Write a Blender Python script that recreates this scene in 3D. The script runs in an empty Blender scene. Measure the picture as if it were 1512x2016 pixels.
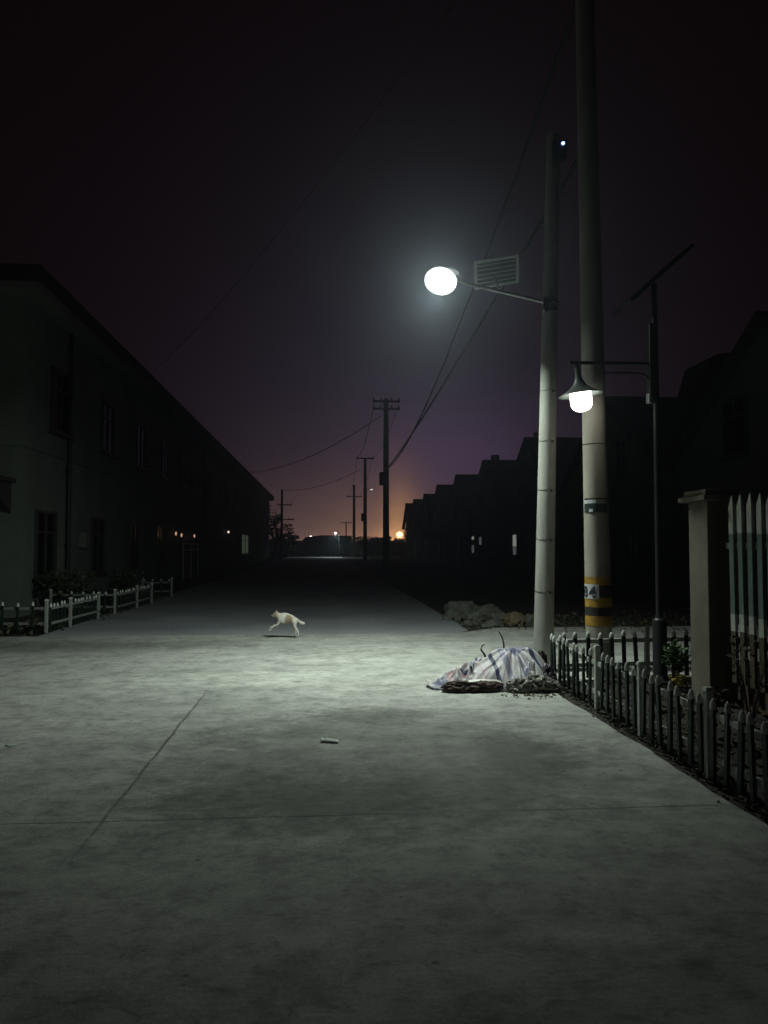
import bpy, bmesh, math, random
from mathutils import Vector, Matrix, noise
random.seed(7)
R = math.radians
sc = bpy.context.scene
COL = sc.collection

# ------------------------------------------------------------------ helpers
class MB:
    """collects shapes and links them as ONE mesh object"""
    def __init__(s):
        s.v = []; s.f = []; s.uv = None
    def add(s, vs, fs):
        o = len(s.v); s.v += [tuple(v) for v in vs]; s.f += [tuple(i + o for i in f) for f in fs]; return s
    def box(s, c, d, rz=0, ry=0, rx=0):
        x, y, z = d[0] / 2, d[1] / 2, d[2] / 2
        M = Matrix.Translation(c) @ Matrix.Rotation(rz, 4, 'Z') @ Matrix.Rotation(ry, 4, 'Y') @ Matrix.Rotation(rx, 4, 'X')
        vs = [M @ Vector(p) for p in ((-x,-y,-z),(x,-y,-z),(x,y,-z),(-x,y,-z),(-x,-y,z),(x,-y,z),(x,y,z),(-x,y,z))]
        return s.add(vs, ((0,3,2,1),(4,5,6,7),(0,1,5,4),(1,2,6,5),(2,3,7,6),(3,0,4,7)))
    def tube(s, pts, rad, n=12, cap=True):
        pts = [Vector(p) for p in pts]
        if not isinstance(rad, (list, tuple)): rad = [rad] * len(pts)
        vs = []; fs = []
        up = Vector((0.31, 0.17, 0.93))
        for i, p in enumerate(pts):
            t = (pts[min(i + 1, len(pts) - 1)] - pts[max(i - 1, 0)]).normalized()
            a = t.cross(up)
            if a.length < 1e-3: a = t.cross(Vector((1, 0, 0)))
            a.normalize(); b = t.cross(a)
            for k in range(n):
                th = 2 * math.pi * k / n
                vs.append(p + (a * math.cos(th) + b * math.sin(th)) * rad[i])
        for i in range(len(pts) - 1):
            for k in range(n):
                fs.append((i*n+k, i*n+(k+1)%n, (i+1)*n+(k+1)%n, (i+1)*n+k))
        if cap:
            fs.append(tuple(range(n - 1, -1, -1))); fs.append(tuple((len(pts)-1)*n + k for k in range(n)))
        return s.add(vs, fs)
    def lathe(s, prof, n=28, c=(0,0,0), M=None):
        vs = []; fs = []
        for (r, z) in prof:
            for k in range(n):
                th = 2 * math.pi * k / n
                v = Vector((r * math.cos(th), r * math.sin(th), z))
                if M: v = M @ v
                vs.append(v + Vector(c))
        for i in range(len(prof) - 1):
            for k in range(n):
                fs.append((i*n+k, i*n+(k+1)%n, (i+1)*n+(k+1)%n, (i+1)*n+k))
        return s.add(vs, fs)
    def prism(s, poly, y0, y1):
        n = len(poly)
        vs = [(x, y0, z) for x, z in poly] + [(x, y1, z) for x, z in poly]
        fs = [tuple(range(n)), tuple(range(2*n - 1, n - 1, -1))]
        fs += [(i, i + n, (i + 1) % n + n, (i + 1) % n) for i in range(n)]
        return s.add(vs, fs)
    def blob(s, c, d, amp=.25, sc_=1.6, sub=3, seed=0, flat=0, ridged=False):
        bm = bmesh.new(); bmesh.ops.create_icosphere(bm, subdivisions=sub, radius=1)
        vs = []
        for v in bm.verts:
            p = v.co.copy(); o = Vector((seed * 7.3, seed * 3.1, seed * 1.7))
            k = 1 + amp * noise.fractal(p * sc_ + o, 1.0, 2.0, 4)
            if ridged:
                k = 1 + amp * (.35 - 1.7 * abs(noise.noise(p * sc_ + o)) + .5 * (.4 - 1.8 * abs(noise.noise(p * sc_ * 2.3 + o))))
            p = Vector((p.x * d[0] * k, p.y * d[1] * k, p.z * d[2] * k))
            if flat and p.z < -flat: p.z = -flat
            vs.append(p + Vector(c))
        fs = [tuple(v.index for v in f.verts) for f in bm.faces]
        bm.free(); return s.add(vs, fs)
    def leaf(s, p, size, rnd):
        a = Vector((rnd.uniform(-1,1), rnd.uniform(-1,1), rnd.uniform(-.6,.8))).normalized()
        b = a.cross(Vector((rnd.uniform(-1,1), rnd.uniform(-1,1), rnd.uniform(-1,1)))).normalized()
        c = a.cross(b) * size * .12
        p = Vector(p)
        return s.add([p - a*size*.5, p + b*size*.24 + c, p + a*size*.5, p - b*size*.24 + c], ((0,1,2,3),))
    def build(s, name, m, parent=None, smooth=False, bevel=0):
        me = bpy.data.meshes.new(name); me.from_pydata(s.v, [], s.f); me.update()
        bm = bmesh.new(); bm.from_mesh(me); bmesh.ops.recalc_face_normals(bm, faces=bm.faces)
        bm.to_mesh(me); bm.free()
        if smooth:
            me.polygons.foreach_set('use_smooth', [True] * len(me.polygons))
            try: me.set_sharp_from_angle(angle=R(50))
            except Exception: pass
        me.materials.append(m)
        o = bpy.data.objects.new(name, me); COL.objects.link(o)
        if parent: o.parent = parent
        if bevel:
            md = o.modifiers.new('bevel', 'BEVEL'); md.width = bevel; md.segments = 2; md.limit_method = 'ANGLE'
        return o

def tag(o, label=None, cat=None, group=None, kind=None):
    if label: o['label'] = label
    if cat: o['category'] = cat
    if group: o['group'] = group
    if kind: o['kind'] = kind
    return o
def thing(name, label, cat, loc=(0,0,0), rz=0, group=None):
    o = bpy.data.objects.new(name, None); COL.objects.link(o)
    o.empty_display_size = .2
    o.location = loc; o.rotation_euler = (0, 0, rz)
    return tag(o, label, cat, group)
def copy_tree(o, parent=None):
    c = o.copy(); COL.objects.link(c)
    if parent: c.parent = parent
    for ch in list(o.children): copy_tree(ch, c)
    return c
def copy_part(o, loc):
    """a second instance of a part (with its sub-parts) under the same thing"""
    c = o.copy(); COL.objects.link(c); c.parent = o.parent; c.location = loc
    for ch in list(o.children):
        d = ch.copy(); COL.objects.link(d); d.parent = c
    return c

# ------------------------------------------------------------------ materials
def newmat(name):
    m = bpy.data.materials.new(name); m.use_nodes = True
    nt = m.node_tree; b = nt.nodes['Principled BSDF']
    return m, nt, b
def N(nt, t, **kw):
    n = nt.nodes.new(t)
    for k, v in kw.items():
        if k in n.inputs.keys() if isinstance(k, str) else False: n.inputs[k].default_value = v
        else: setattr(n, k, v)
    return n
def math_(nt, op, a, b=None, clamp=False):
    n = nt.nodes.new('ShaderNodeMath'); n.operation = op; n.use_clamp = clamp
    for i, x in enumerate((a, b)):
        if x is None: continue
        if isinstance(x, (int, float)): n.inputs[i].default_value = x
        else: nt.links.new(x, n.inputs[i])
    return n.outputs[0]
def mix(nt, f, a, b, mode='MIX'):
    n = nt.nodes.new('ShaderNodeMix'); n.data_type = 'RGBA'; n.blend_type = mode
    for i, x in ((0, f), (6, a), (7, b)):
        if isinstance(x, (int, float)): n.inputs[i].default_value = x
        elif isinstance(x, tuple): n.inputs[i].default_value = (*x, 1) if len(x) == 3 else x
        else: nt.links.new(x, n.inputs[i])
    return n.outputs[2]
def ramp(nt, fac, stops, interp='LINEAR'):
    n = nt.nodes.new('ShaderNodeValToRGB'); n.color_ramp.interpolation = interp
    el = n.color_ramp.elements
    while len(el) < len(stops): el.new(.5)
    for e, (p, c) in zip(el, stops):
        e.position = p; e.color = (*c, 1) if len(c) == 3 else c
    nt.links.new(fac, n.inputs[0]); return n.outputs[0]
def noise_(nt, co, scale, detail=5, rough=.6, dist=0):
    n = nt.nodes.new('ShaderNodeTexNoise'); n.inputs['Scale'].default_value = scale
    n.inputs['Detail'].default_value = detail; n.inputs['Roughness'].default_value = rough
    n.inputs['Distortion'].default_value = dist
    nt.links.new(co, n.inputs['Vector']); return n.outputs[0]
def objco(nt): return nt.nodes.new('ShaderNodeTexCoord').outputs['Object']
def bump(nt, b, h, strength=.3, dist=.01):
    n = nt.nodes.new('ShaderNodeBump'); n.inputs['Strength'].default_value = strength
    n.inputs['Distance'].default_value = dist
    nt.links.new(h, n.inputs['Height']); nt.links.new(n.outputs[0], b.inputs['Normal'])
def mat(name, col, rough=.7, var=.25, scale=4, metal=0, bmp=.15, stretch=None, spec=.4):
    m, nt, b = newmat(name)
    co = objco(nt)
    if stretch:
        mp = nt.nodes.new('ShaderNodeMapping'); mp.inputs['Scale'].default_value = stretch
        nt.links.new(co, mp.inputs[0]); co = mp.outputs[0]
    f = noise_(nt, co, scale, 7, .65)
    lo = tuple(c * (1 - var) for c in col); hi = tuple(min(1, c * (1 + var)) for c in col)
    c = ramp(nt, f, ((.3, lo), (.7, hi)))
    nt.links.new(c, b.inputs['Base Color'])
    b.inputs['Roughness'].default_value = rough; b.inputs['Metallic'].default_value = metal
    b.inputs['Specular IOR Level'].default_value = spec
    if bmp: bump(nt, b, noise_(nt, co, scale * 6, 4), bmp, .01)
    return m
def emit(name, col, strength):
    m, nt, b = newmat(name)
    b.inputs['Base Color'].default_value = (.6, .6, .6, 1)
    b.inputs['Emission Color'].default_value = (*col, 1); b.inputs['Emission Strength'].default_value = strength
    return m
def leafmat(name, c1, c2, rough=.55):
    m, nt, b = newmat(name)
    g = nt.nodes.new('ShaderNodeNewGeometry')
    nt.links.new(ramp(nt, g.outputs['Random Per Island'], ((0, c1), (1, c2))), b.inputs['Base Color'])
    b.inputs['Roughness'].default_value = rough; return m

def ground_concrete():
    m, nt, b = newmat('worn_concrete'); co = objco(nt)
    sp = nt.nodes.new('ShaderNodeSeparateXYZ'); nt.links.new(co, sp.inputs[0]); X, Y = sp.outputs[0], sp.outputs[1]
    def mapped(s, rot=0):
        mp = nt.nodes.new('ShaderNodeMapping'); mp.inputs['Scale'].default_value = s; mp.inputs['Rotation'].default_value = (0,0,rot)
        nt.links.new(co, mp.inputs[0]); return mp.outputs[0]
    big = noise_(nt, co, .38, 5, .6, .4)
    base = ramp(nt, big, ((.28, (.33, .35, .32)), (.5, (.41, .424, .40)), (.75, (.46, .467, .446))))
    # tracked-in dust, streaky along the cross road
    st = noise_(nt, mapped((.6, 1.7, 1), .12), 1.0, 7, .62)
    base = mix(nt, .45, base, ramp(nt, st, ((.3, (.62, .63, .63)), (.68, (1.12, 1.12, 1.1)))), 'MULTIPLY')
    mid = noise_(nt, co, 3.1, 9, .68)
    base = mix(nt, .7, base, ramp(nt, mid, ((.38, (.62, .63, .62)), (.5, (.98, .98, .98)), (.62, (1.2, 1.2, 1.19)))), 'MULTIPLY')
    # worn dark scaling in the middle of the junction
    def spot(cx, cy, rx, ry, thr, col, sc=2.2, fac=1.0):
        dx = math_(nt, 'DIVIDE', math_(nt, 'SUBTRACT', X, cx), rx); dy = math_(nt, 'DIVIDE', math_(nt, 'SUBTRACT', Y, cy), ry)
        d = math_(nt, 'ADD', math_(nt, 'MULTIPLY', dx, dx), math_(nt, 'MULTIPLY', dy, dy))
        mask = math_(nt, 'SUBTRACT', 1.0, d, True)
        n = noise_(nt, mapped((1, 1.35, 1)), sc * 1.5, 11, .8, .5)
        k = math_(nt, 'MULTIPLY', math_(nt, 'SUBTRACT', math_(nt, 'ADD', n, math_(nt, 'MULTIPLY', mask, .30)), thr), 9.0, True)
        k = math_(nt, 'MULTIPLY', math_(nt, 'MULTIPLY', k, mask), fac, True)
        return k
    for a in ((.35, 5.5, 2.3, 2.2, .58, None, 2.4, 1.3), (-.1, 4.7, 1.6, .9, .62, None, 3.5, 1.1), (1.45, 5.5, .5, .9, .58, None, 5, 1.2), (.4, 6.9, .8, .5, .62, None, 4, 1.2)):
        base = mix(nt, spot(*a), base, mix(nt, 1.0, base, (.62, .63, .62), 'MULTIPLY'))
    for a in ((1.15, 2.95, .35, .14, .62, None, 3, .8), (-.9, 8.8, 2.2, .8, .62, None, 2, .8), (.1, 5.9, .7, .25, .66, None, 5, .7)):
        base = mix(nt, spot(*a), base, mix(nt, 1.0, base, (1.35, 1.35, 1.33), 'MULTIPLY'))
    base = mix(nt, spot(-4.6, 11.9, 4.5, .9, .5, None, 1.2, 1.0), base, mix(nt, 1.0, base, (.55, .56, .55), 'MULTIPLY'))  # darker band across the far left of the junction
    mot = noise_(nt, mapped((1, 1.4, 1)), 7.5, 10, .8, .6)
    base = mix(nt, .8, base, ramp(nt, mot, ((.38, (.6, .61, .6)), (.47, (.96, .96, .96)), (.6, (1.2, 1.2, 1.19)))), 'MULTIPLY')
    vc = nt.nodes.new('ShaderNodeTexVoronoi'); vc.feature = 'DISTANCE_TO_EDGE'; vc.inputs['Scale'].default_value = .42
    vm = nt.nodes.new('ShaderNodeVectorMath'); vm.operation = 'ADD'; nt.links.new(co, vm.inputs[0])
    nn = nt.nodes.new('ShaderNodeTexNoise'); nn.inputs['Scale'].default_value = 1.6; nn.inputs['Detail'].default_value = 7; nn.inputs['Roughness'].default_value = .7; nt.links.new(co, nn.inputs['Vector'])
    nt.links.new(nn.outputs['Color'], vm.inputs[1]); nt.links.new(vm.outputs[0], vc.inputs['Vector'])
    cr = math_(nt, 'SUBTRACT', 1.0, math_(nt, 'DIVIDE', vc.outputs['Distance'], .006), True)
    cr = math_(nt, 'MULTIPLY', cr, math_(nt, 'MULTIPLY', math_(nt, 'SUBTRACT', noise_(nt, co, .55, 3), .5), 6.0, True))
    base = mix(nt, math_(nt, 'MULTIPLY', cr, .65), base, (.08, .082, .075))
    grit = noise_(nt, co, 24, 6, .8)
    base = mix(nt, math_(nt, 'MULTIPLY', math_(nt, 'SUBTRACT', grit, .60), 7, True), base, mix(nt, 1.0, base, (.55, .56, .55), 'MULTIPLY'))
    # pits / oil specks
    vo = nt.nodes.new('ShaderNodeTexVoronoi'); vo.inputs['Scale'].default_value = 3.3; vo.inputs['Randomness'].default_value = 1
    nt.links.new(co, vo.inputs['Vector'])
    k = math_(nt, 'MULTIPLY', math_(nt, 'SUBTRACT', math_(nt, 'MULTIPLY', noise_(nt, co, 1.1, 3), .12), vo.outputs['Distance']), 20, True)
    base = mix(nt, k, base, (.12, .125, .11))
    fine = noise_(nt, co, 60, 4, .7)
    base = mix(nt, .6, base, ramp(nt, fine, ((.3, (.72, .72, .72)), (.7, (1.2, 1.2, 1.2)))), 'MULTIPLY')
    # joints: centre joint and transverse joints, with ragged edges
    wob = math_(nt, 'MULTIPLY', math_(nt, 'SUBTRACT', noise_(nt, co, 2.5, 6, .7), .5), .07)
    rag = noise_(nt, co, 14, 5, .7)
    def line(v, c, w, fac):
        d = math_(nt, 'ABSOLUTE', math_(nt, 'SUBTRACT', math_(nt, 'ADD', v, wob), c))
        ww = math_(nt, 'MULTIPLY', rag, w * 2)
        return math_(nt, 'MULTIPLY', math_(nt, 'SUBTRACT', 1.0, math_(nt, 'DIVIDE', d, ww), True), fac, True)
    def gate(v, lo, hi, w=.4):
        return math_(nt, 'MULTIPLY', math_(nt, 'DIVIDE', math_(nt, 'SUBTRACT', v, lo), w, True), math_(nt, 'DIVIDE', math_(nt, 'SUBTRACT', hi, v), w, True))
    worn = ramp(nt, noise_(nt, co, .9, 3), ((.36, (.25,.25,.25)), (.6, (1,1,1))))
    j1 = math_(nt, 'MULTIPLY', math_(nt, 'MULTIPLY', line(X, -1.2, .017, .9), gate(Y, 3.6, 8.6, 1.2)), math_(nt, 'ADD', math_(nt, 'MULTIPLY', worn, .5), .5))
    j2 = math_(nt, 'MULTIPLY', line(Y, 4.36, .012, .8), worn)
    j3 = math_(nt, 'MULTIPLY', line(X, -5.0, .02, .8), worn)
    for j in (j1, j2, j3): base = mix(nt, j, base, (.035, .037, .033))
    # scratched pale tyre scuffs
    def seg(x0, y0, x1, y1, w, fac):
        L = math.hypot(x1 - x0, y1 - y0); ux, uy = (x1 - x0) / L, (y1 - y0) / L
        dx = math_(nt, 'SUBTRACT', X, x0); dy = math_(nt, 'SUBTRACT', Y, y0)
        t = math_(nt, 'ADD', math_(nt, 'MULTIPLY', dx, ux), math_(nt, 'MULTIPLY', dy, uy))
        n = math_(nt, 'ABSOLUTE', math_(nt, 'SUBTRACT', math_(nt, 'MULTIPLY', dx, uy), math_(nt, 'MULTIPLY', dy, ux)))
        return math_(nt, 'MULTIPLY', math_(nt, 'MULTIPLY', math_(nt, 'SUBTRACT', 1.0, math_(nt, 'DIVIDE', n, w), True), gate(t, 0, L, L * .3)), math_(nt, 'MULTIPLY', rag, fac), True)
    for a in ((1.0, 4.15, 1.16, 3.38, .018, .9), (1.25, 4.1, 1.42, 3.7, .03, .5), (1.75, 4.0, 2.0, 3.3, .016, .5), (1.95, 3.75, 2.08, 3.4, .014, .45), (.1, 3.9, .3, 3.2, .02, .35)):
        base = mix(nt, seg(*a), base, (.5, .5, .47))
    nt.links.new(base, b.inputs['Base Color'])
    nt.links.new(ramp(nt, big, ((.3, (.62,)*3), (.7, (.85,)*3))), b.inputs['Roughness'])
    b.inputs['Specular IOR Level'].default_value = .35
    # broomed texture + grain
    wv = nt.nodes.new('ShaderNodeTexWave'); wv.bands_direction = 'Y'; wv.inputs['Scale'].default_value = 9
    wv.inputs['Distortion'].default_value = 5; wv.inputs['Detail'].default_value = 3; wv.inputs['Detail Scale'].default_value = .6
    nt.links.new(co, wv.inputs['Vector'])
    h = math_(nt, 'ADD', math_(nt, 'MULTIPLY', wv.outputs['Fac'], .10), math_(nt, 'ADD', noise_(nt, co, 45, 4, .7), math_(nt, 'MULTIPLY', mid, 2.5)))
    h = math_(nt, 'SUBTRACT', h, math_(nt, 'MULTIPLY', math_(nt, 'MAXIMUM', j1, j2), 2.0))
    bump(nt, b, h, .5, .006)
    return m
def ground_plain(name, c1, c2, c3, scale=.8, b_=.5):
    m, nt, b = newmat(name); co = objco(nt)
    base = ramp(nt, noise_(nt, co, scale, 8, .65), ((.3, c1), (.5, c2), (.72, c3)))
    base = mix(nt, .7, base, ramp(nt, noise_(nt, co, scale * 30, 5, .7), ((.3, (.6,.6,.6)), (.7, (1.3,1.3,1.3)))), 'MULTIPLY')
    nt.links.new(base, b.inputs['Base Color']); b.inputs['Roughness'].default_value = .85
    bump(nt, b, noise_(nt, co, scale * 22, 6, .7), b_, .02)
    return m

M = {}
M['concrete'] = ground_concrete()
def asphalt_mat(name, c1, c2, c3):
    m = ground_plain(name, c1, c2, c3, .5, .35); nt = m.node_tree; b = nt.nodes['Principled BSDF']
    old = b.inputs['Base Color'].links[0].from_socket; co = objco(nt)
    sp = nt.nodes.new('ShaderNodeSeparateXYZ'); nt.links.new(co, sp.inputs[0])
    e = math_(nt, 'DIVIDE', math_(nt, 'SUBTRACT', 14.6, sp.outputs[1]), 1.5)
    k = math_(nt, 'MULTIPLY', math_(nt, 'ADD', math_(nt, 'SUBTRACT', e, 1.0), math_(nt, 'MULTIPLY', noise_(nt, co, 2.2, 9, .75), 1.5)), .75, True)
    nt.links.new(mix(nt, math_(nt, 'MULTIPLY', k, .7), old, (.36, .37, .36)), b.inputs['Base Color']); return m
M['asphalt'] = asphalt_mat('grey_asphalt', (.19,.21,.235), (.26,.28,.305), (.33,.35,.375))
M['lane'] = ground_plain('dusty_concrete', (.17,.175,.155), (.24,.24,.215), (.3,.3,.27), .6, .3)
M['soil'] = ground_plain('dark_soil', (.018,.016,.013), (.035,.031,.025), (.06,.053,.042), 1.5, .9)
M['pole'] = mat('cast_concrete', (.29,.295,.268), .85, .24, 3, bmp=.2, stretch=(2, 2, .5))
M['pole2'] = mat('warm_cast_concrete', (.30,.285,.245), .85, .2, 3, bmp=.2, stretch=(2, 2, .5))
M['galv'] = mat('galvanised_steel', (.4,.41,.42), .45, .15, 9, .7)
M['darkmetal'] = mat('black_painted_metal', (.022,.024,.025), .42, .2, 8, 0)
M['shade'] = mat('green_grey_enamel', (.16,.19,.18), .4, .12, 6)
M['bulb'] = emit('frosted_bulb_light', (1.0, .97, .84), 8)
M['led'] = emit('led_bloom_light', (.93, 1.0, .94), 1.12)
M['blueled'] = emit('blue_indicator', (.25, .4, 1.0), 6)
M['panel'] = mat('solar_cells', (.03,.035,.05), .3, .2, 10)
M['panelback'] = mat('panel_back_sheet', (.55,.58,.56), .5, .15, 12)
M['yellow'] = mat('faded_yellow_paint', (.36,.215,.03), .7, .5, 9, bmp=.1)
M['black'] = mat('worn_black_paint', (.028,.026,.022), .7, .5, 9, bmp=.1)
M['label'] = mat('white_label', (.55,.57,.6), .5, .15, 20, bmp=0)
M['ink'] = mat('dark_ink', (.03,.035,.045), .6, .3, 20, bmp=0)
M['plate'] = mat('dark_green_plate', (.035,.05,.045), .4, .25, 18, bmp=0)
M['picket'] = mat('dark_green_plastic', (.011,.026,.019), .5, .3, 10)
M['white'] = mat('weathered_white_plastic', (.58,.61,.58), .5, .14, 8)
M['dirtywhite'] = mat('dirty_white_picket', (.42,.45,.41), .6, .35, 5)
M['dullpost'] = mat('dull_white_post', (.3,.33,.3), .6, .2, 5)
M['dullrail'] = mat('dull_white_rail', (.22,.24,.22), .6, .2, 5)
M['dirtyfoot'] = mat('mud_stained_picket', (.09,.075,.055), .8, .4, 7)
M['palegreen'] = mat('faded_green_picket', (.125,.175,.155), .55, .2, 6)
M['wallL'] = mat('pale_plaster', (.16,.185,.165), .85, .25, .6, bmp=.1)
M['wallR'] = mat('grey_plaster', (.10,.10,.10), .85, .12, .6, bmp=.1)
M['roof'] = mat('dark_roof_tile', (.045,.04,.04), .8, .25, 2)
M['fascia'] = mat('pale_fascia', (.17,.17,.165), .7, .2, 2)
M['frame'] = mat('dark_window_frame', (.05,.05,.05), .5, .2, 8)
M['glass'] = mat('dark_glass', (.008,.009,.01), .12, .2, 3, bmp=0, spec=.15)
M['brick'] = mat('old_brick', (.1,.065,.05), .9, .35, 9, bmp=.4)
M['pillar'] = mat('stained_render', (.17,.16,.125), .9, .28, 2.6, bmp=.4)
M['wood'] = mat('tarred_wood', (.012,.011,.010), .8, .3, 5)
M['cable'] = mat('black_cable', (.012,.012,.012), .6, .2, 5, bmp=0)
M['winreflect'] = emit('window_reflection_pale', (.8, .85, .75), .22)
M['winreflect2'] = emit('window_reflection_dim', (.75, .8, .85), .07)
M['winreflectwarm'] = emit('window_reflection_warm', (1, .55, .3), .16)
M['wingreen'] = emit('lit_green_window', (.5, .68, .42), .06)
M['farlamp'] = emit('far_lamp_white', (1, .88, .78), 4)
M['farlamp2'] = emit('far_lamp_dim', (1, .88, .78), 1.0)
M['amber'] = emit('warm_glow_spot', (1, .62, .4), .55)
M['sodium'] = emit('sodium_bloom_globe', (1, .62, .22), 2.2)
M['bark'] = mat('bark', (.045,.035,.026), .9, .3, 12)
M['leafdark'] = leafmat('dark_leaves', (.02,.035,.014), (.05,.075,.03))
M['leafgreen'] = leafmat('green_leaves', (.02,.065,.012), (.055,.13,.03))
M['leafyellow'] = leafmat('yellow_leaves', (.2,.16,.015), (.3,.25,.04))
M['dry'] = leafmat('dry_leaves', (.05,.035,.022), (.12,.09,.055), .8)
M['weed'] = leafmat('dusty_weeds', (.03,.045,.02), (.09,.09,.05), .8)
M['dirt'] = mat('brown_dirt', (.12,.1,.075), .9, .3, 20)
M['rock'] = mat('grey_rubble', (.10,.105,.088), .9, .25, 5, bmp=.6)
M['rocktan'] = mat('tan_rubble', (.125,.095,.055), .9, .25, 5, bmp=.6)
M['sack'] = mat('brown_sacking', (.075,.052,.047), .85, .4, 9, bmp=.5)
M['greybag'] = mat('grey_plastic_film', (.2,.2,.175), .4, .4, 7, bmp=.4)
M['plumbag'] = mat('dark_plum_film', (.05,.04,.06), .35, .5, 8, bmp=.4)
M['whitefilm'] = mat('white_plastic_film', (.55,.54,.52), .4, .25, 9, bmp=.3)
M['paper'] = mat('white_paper', (.45,.52,.47), .6, .1, 20, bmp=.1)
M['twig'] = mat('dark_twig', (.03,.025,.02), .8, .3, 9)

# ------------------------------------------------------------------ ground
def sheet(name, x0, x1, y0, y1, z, m, nx=1, ny=1, kind='structure'):
    mb = MB()
    mb.add([(x0,y0,z),(x1,y0,z),(x1,y1,z),(x0,y1,z)], ((0,1,2,3),))
    return tag(mb.build(name, m), kind=kind)
sheet('ground', -150, 150, -20, 400, -.03, M['soil'])
# junction slab (top at 0) with a real edge
def slab(name, poly, m, z=0, t=.03):
    n = len(poly); mb = MB()
    vs = [(x, y, z) for x, y in poly] + [(x, y, z - t + .004) for x, y in poly]
    mb.add(vs, [tuple(range(n))] + [(i, (i+1) % n, (i+1) % n + n, i + n) for i in range(n)])
    return tag(mb.build(name, m), kind='structure')
def ragged(pts, step=.35, amp=.03, closed=True):
    out = []
    for i in range(len(pts)):
        a = Vector((*pts[i], 0)); b = Vector((*pts[(i+1) % len(pts)], 0)); L = (b - a).length
        k = max(1, min(160, int(L / step)))
        nrm = Vector((-(b-a).y, (b-a).x, 0)).normalized() if L else Vector()
        for j in range(k):
            p = a.lerp(b, j / k)
            if j: p = p + nrm * (noise.noise(p * 1.7) + .6 * noise.noise(p * 6.1)) * amp * 1.6
            out.append((p.x, p.y))
    return out
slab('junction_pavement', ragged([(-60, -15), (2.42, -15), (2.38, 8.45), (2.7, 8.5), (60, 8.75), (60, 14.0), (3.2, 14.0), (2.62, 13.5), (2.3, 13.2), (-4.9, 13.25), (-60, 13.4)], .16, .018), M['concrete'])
slab('road', ragged([(-4.75, 13.27), (2.3, 13.21), (2.6, 13.7), (2.55, 110), (-4.75, 110)], .5), M['asphalt'], z=-.006, t=.02)

# ------------------------------------------------------------------ concrete poles
def pole_mesh(r0, r1, h, lean, n=32):
    mb = MB(); k = 14
    mb.tube([(lean * h * i / k, 0, h * i / k) for i in range(k + 1)], [r0 + (r1 - r0) * i / k for i in range(k + 1)], n); return mb
lp = thing('utility_pole', 'bare leaning concrete pole carrying the bright street lamp behind the tarp heap', 'utility pole', (2.655, 9.2, 0))
LEAN = .029
pole_mesh(.122, .083, 6.62, LEAN).build('shaft', M['pole'], lp, True)
for z in (.95, 1.58, 2.18, 2.78, 3.4):
    mb = MB(); r = .122 - .006 * z + .002
    ring = [(LEAN * z + r * math.cos(t * 2 * math.pi / 28), r * math.sin(t * 2 * math.pi / 28), z + .006 * math.sin(t)) for t in range(29)]
    mb.tube(ring, .0027, 6, False); mb.box((LEAN * z + r * .25, -r * .97, z - .012), (.02, .012, .03)); mb.build('wire_band', M['galv'] if z > 9 else M['darkmetal'], lp)

rp = thing('utility_pole', 'thick concrete pole with yellow and black warning bands inside the picket fence', 'utility pole', (3.185, 8.72, 0))
RL = -.011
def RR(z): return .153 - .0058 * z
pole_mesh(RR(0), RR(11), 11, RL).build('shaft', M['pole2'], rp, True)
CAMDIR = math.atan2(-8.72, -3.185)
def wrap(z0, z1, t0, t1, off, name, m, nt_=24, parent=rp, solid=False):
    """patch wrapped on the shaft; angles from the roadward/photographer side, positive to the left"""
    mb = MB(); vs = []; fs = []
    for iz in (0, 1):
        z = (z0, z1)[iz]
        for k in range(nt_ + 1):
            a = CAMDIR - R(t0 + (t1 - t0) * k / nt_); r = RR(z) + off
            vs.append((RL * z + r * math.cos(a), r * math.sin(a), z))
    for k in range(nt_): fs.append((k, k + 1, k + nt_ + 2, k + nt_ + 1))
    mb.add(vs, fs); return mb.build(name, m, parent, True)
for z0, z1, c in ((.585, .70, 'yellow'), (.70, .80, 'black'), (.80, .91, 'yellow'), (.91, 1.05, 'black'), (1.05, 1.145, 'yellow')):
    wrap(z0 + .001, z1 - .001, -180, 180, .0025, 'warning_band', M[c], 40)
wrap(.895, 1.062, -4, 92, .005, 'number_label', M['label'])
def text_on_pole(s, th, z, size, m, parent, name):
    cu = bpy.data.curves.new(name, 'FONT'); cu.body = s; cu.size = size; cu.align_x = 'CENTER'; cu.resolution_u = 4; cu.offset = .006
    ob = bpy.data.objects.new(name, cu); COL.objects.link(ob)
    dg = bpy.context.evaluated_depsgraph_get(); me = bpy.data.meshes.new_from_object(ob.evaluated_get(dg))
    bpy.data.objects.remove(ob)
    bm = bmesh.new(); bm.from_mesh(me)
    bmesh.ops.subdivide_edges(bm, edges=[e for e in bm.edges if e.calc_length() > .02], cuts=3, use_grid_fill=False)
    bmesh.ops.triangulate(bm, faces=bm.faces)
    for v in bm.verts:
        zz = z + v.co.y; r = RR(zz) + .0085; a = CAMDIR - R(th) + v.co.x / r
        v.co = (RL * zz + r * math.cos(a), r * math.sin(a), zz)
    bm.to_mesh(me); bm.free(); me.materials.clear(); me.materials.append(m)
    o = bpy.data.objects.new(name, me); COL.objects.link(o); o.parent = parent; return o
text_on_pole('8', 64, .915, .175, M['ink'], rp, 'digit')
text_on_pole('4', 24, .915, .175, M['ink'], rp, 'digit')
sgn = wrap(1.885, 1.985, -55, 62, .006, 'sign_plate', M['plate'])
wrap(1.99, 2.03, 0, 62, .006, 'sign_strip', M['label'])
wrap(2.034, 2.05, -60, 62, .007, 'sign_strap', M['darkmetal'])
wrap(1.89, 1.925, 14, 32, .009, 'sign_mark', M['label'])
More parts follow.
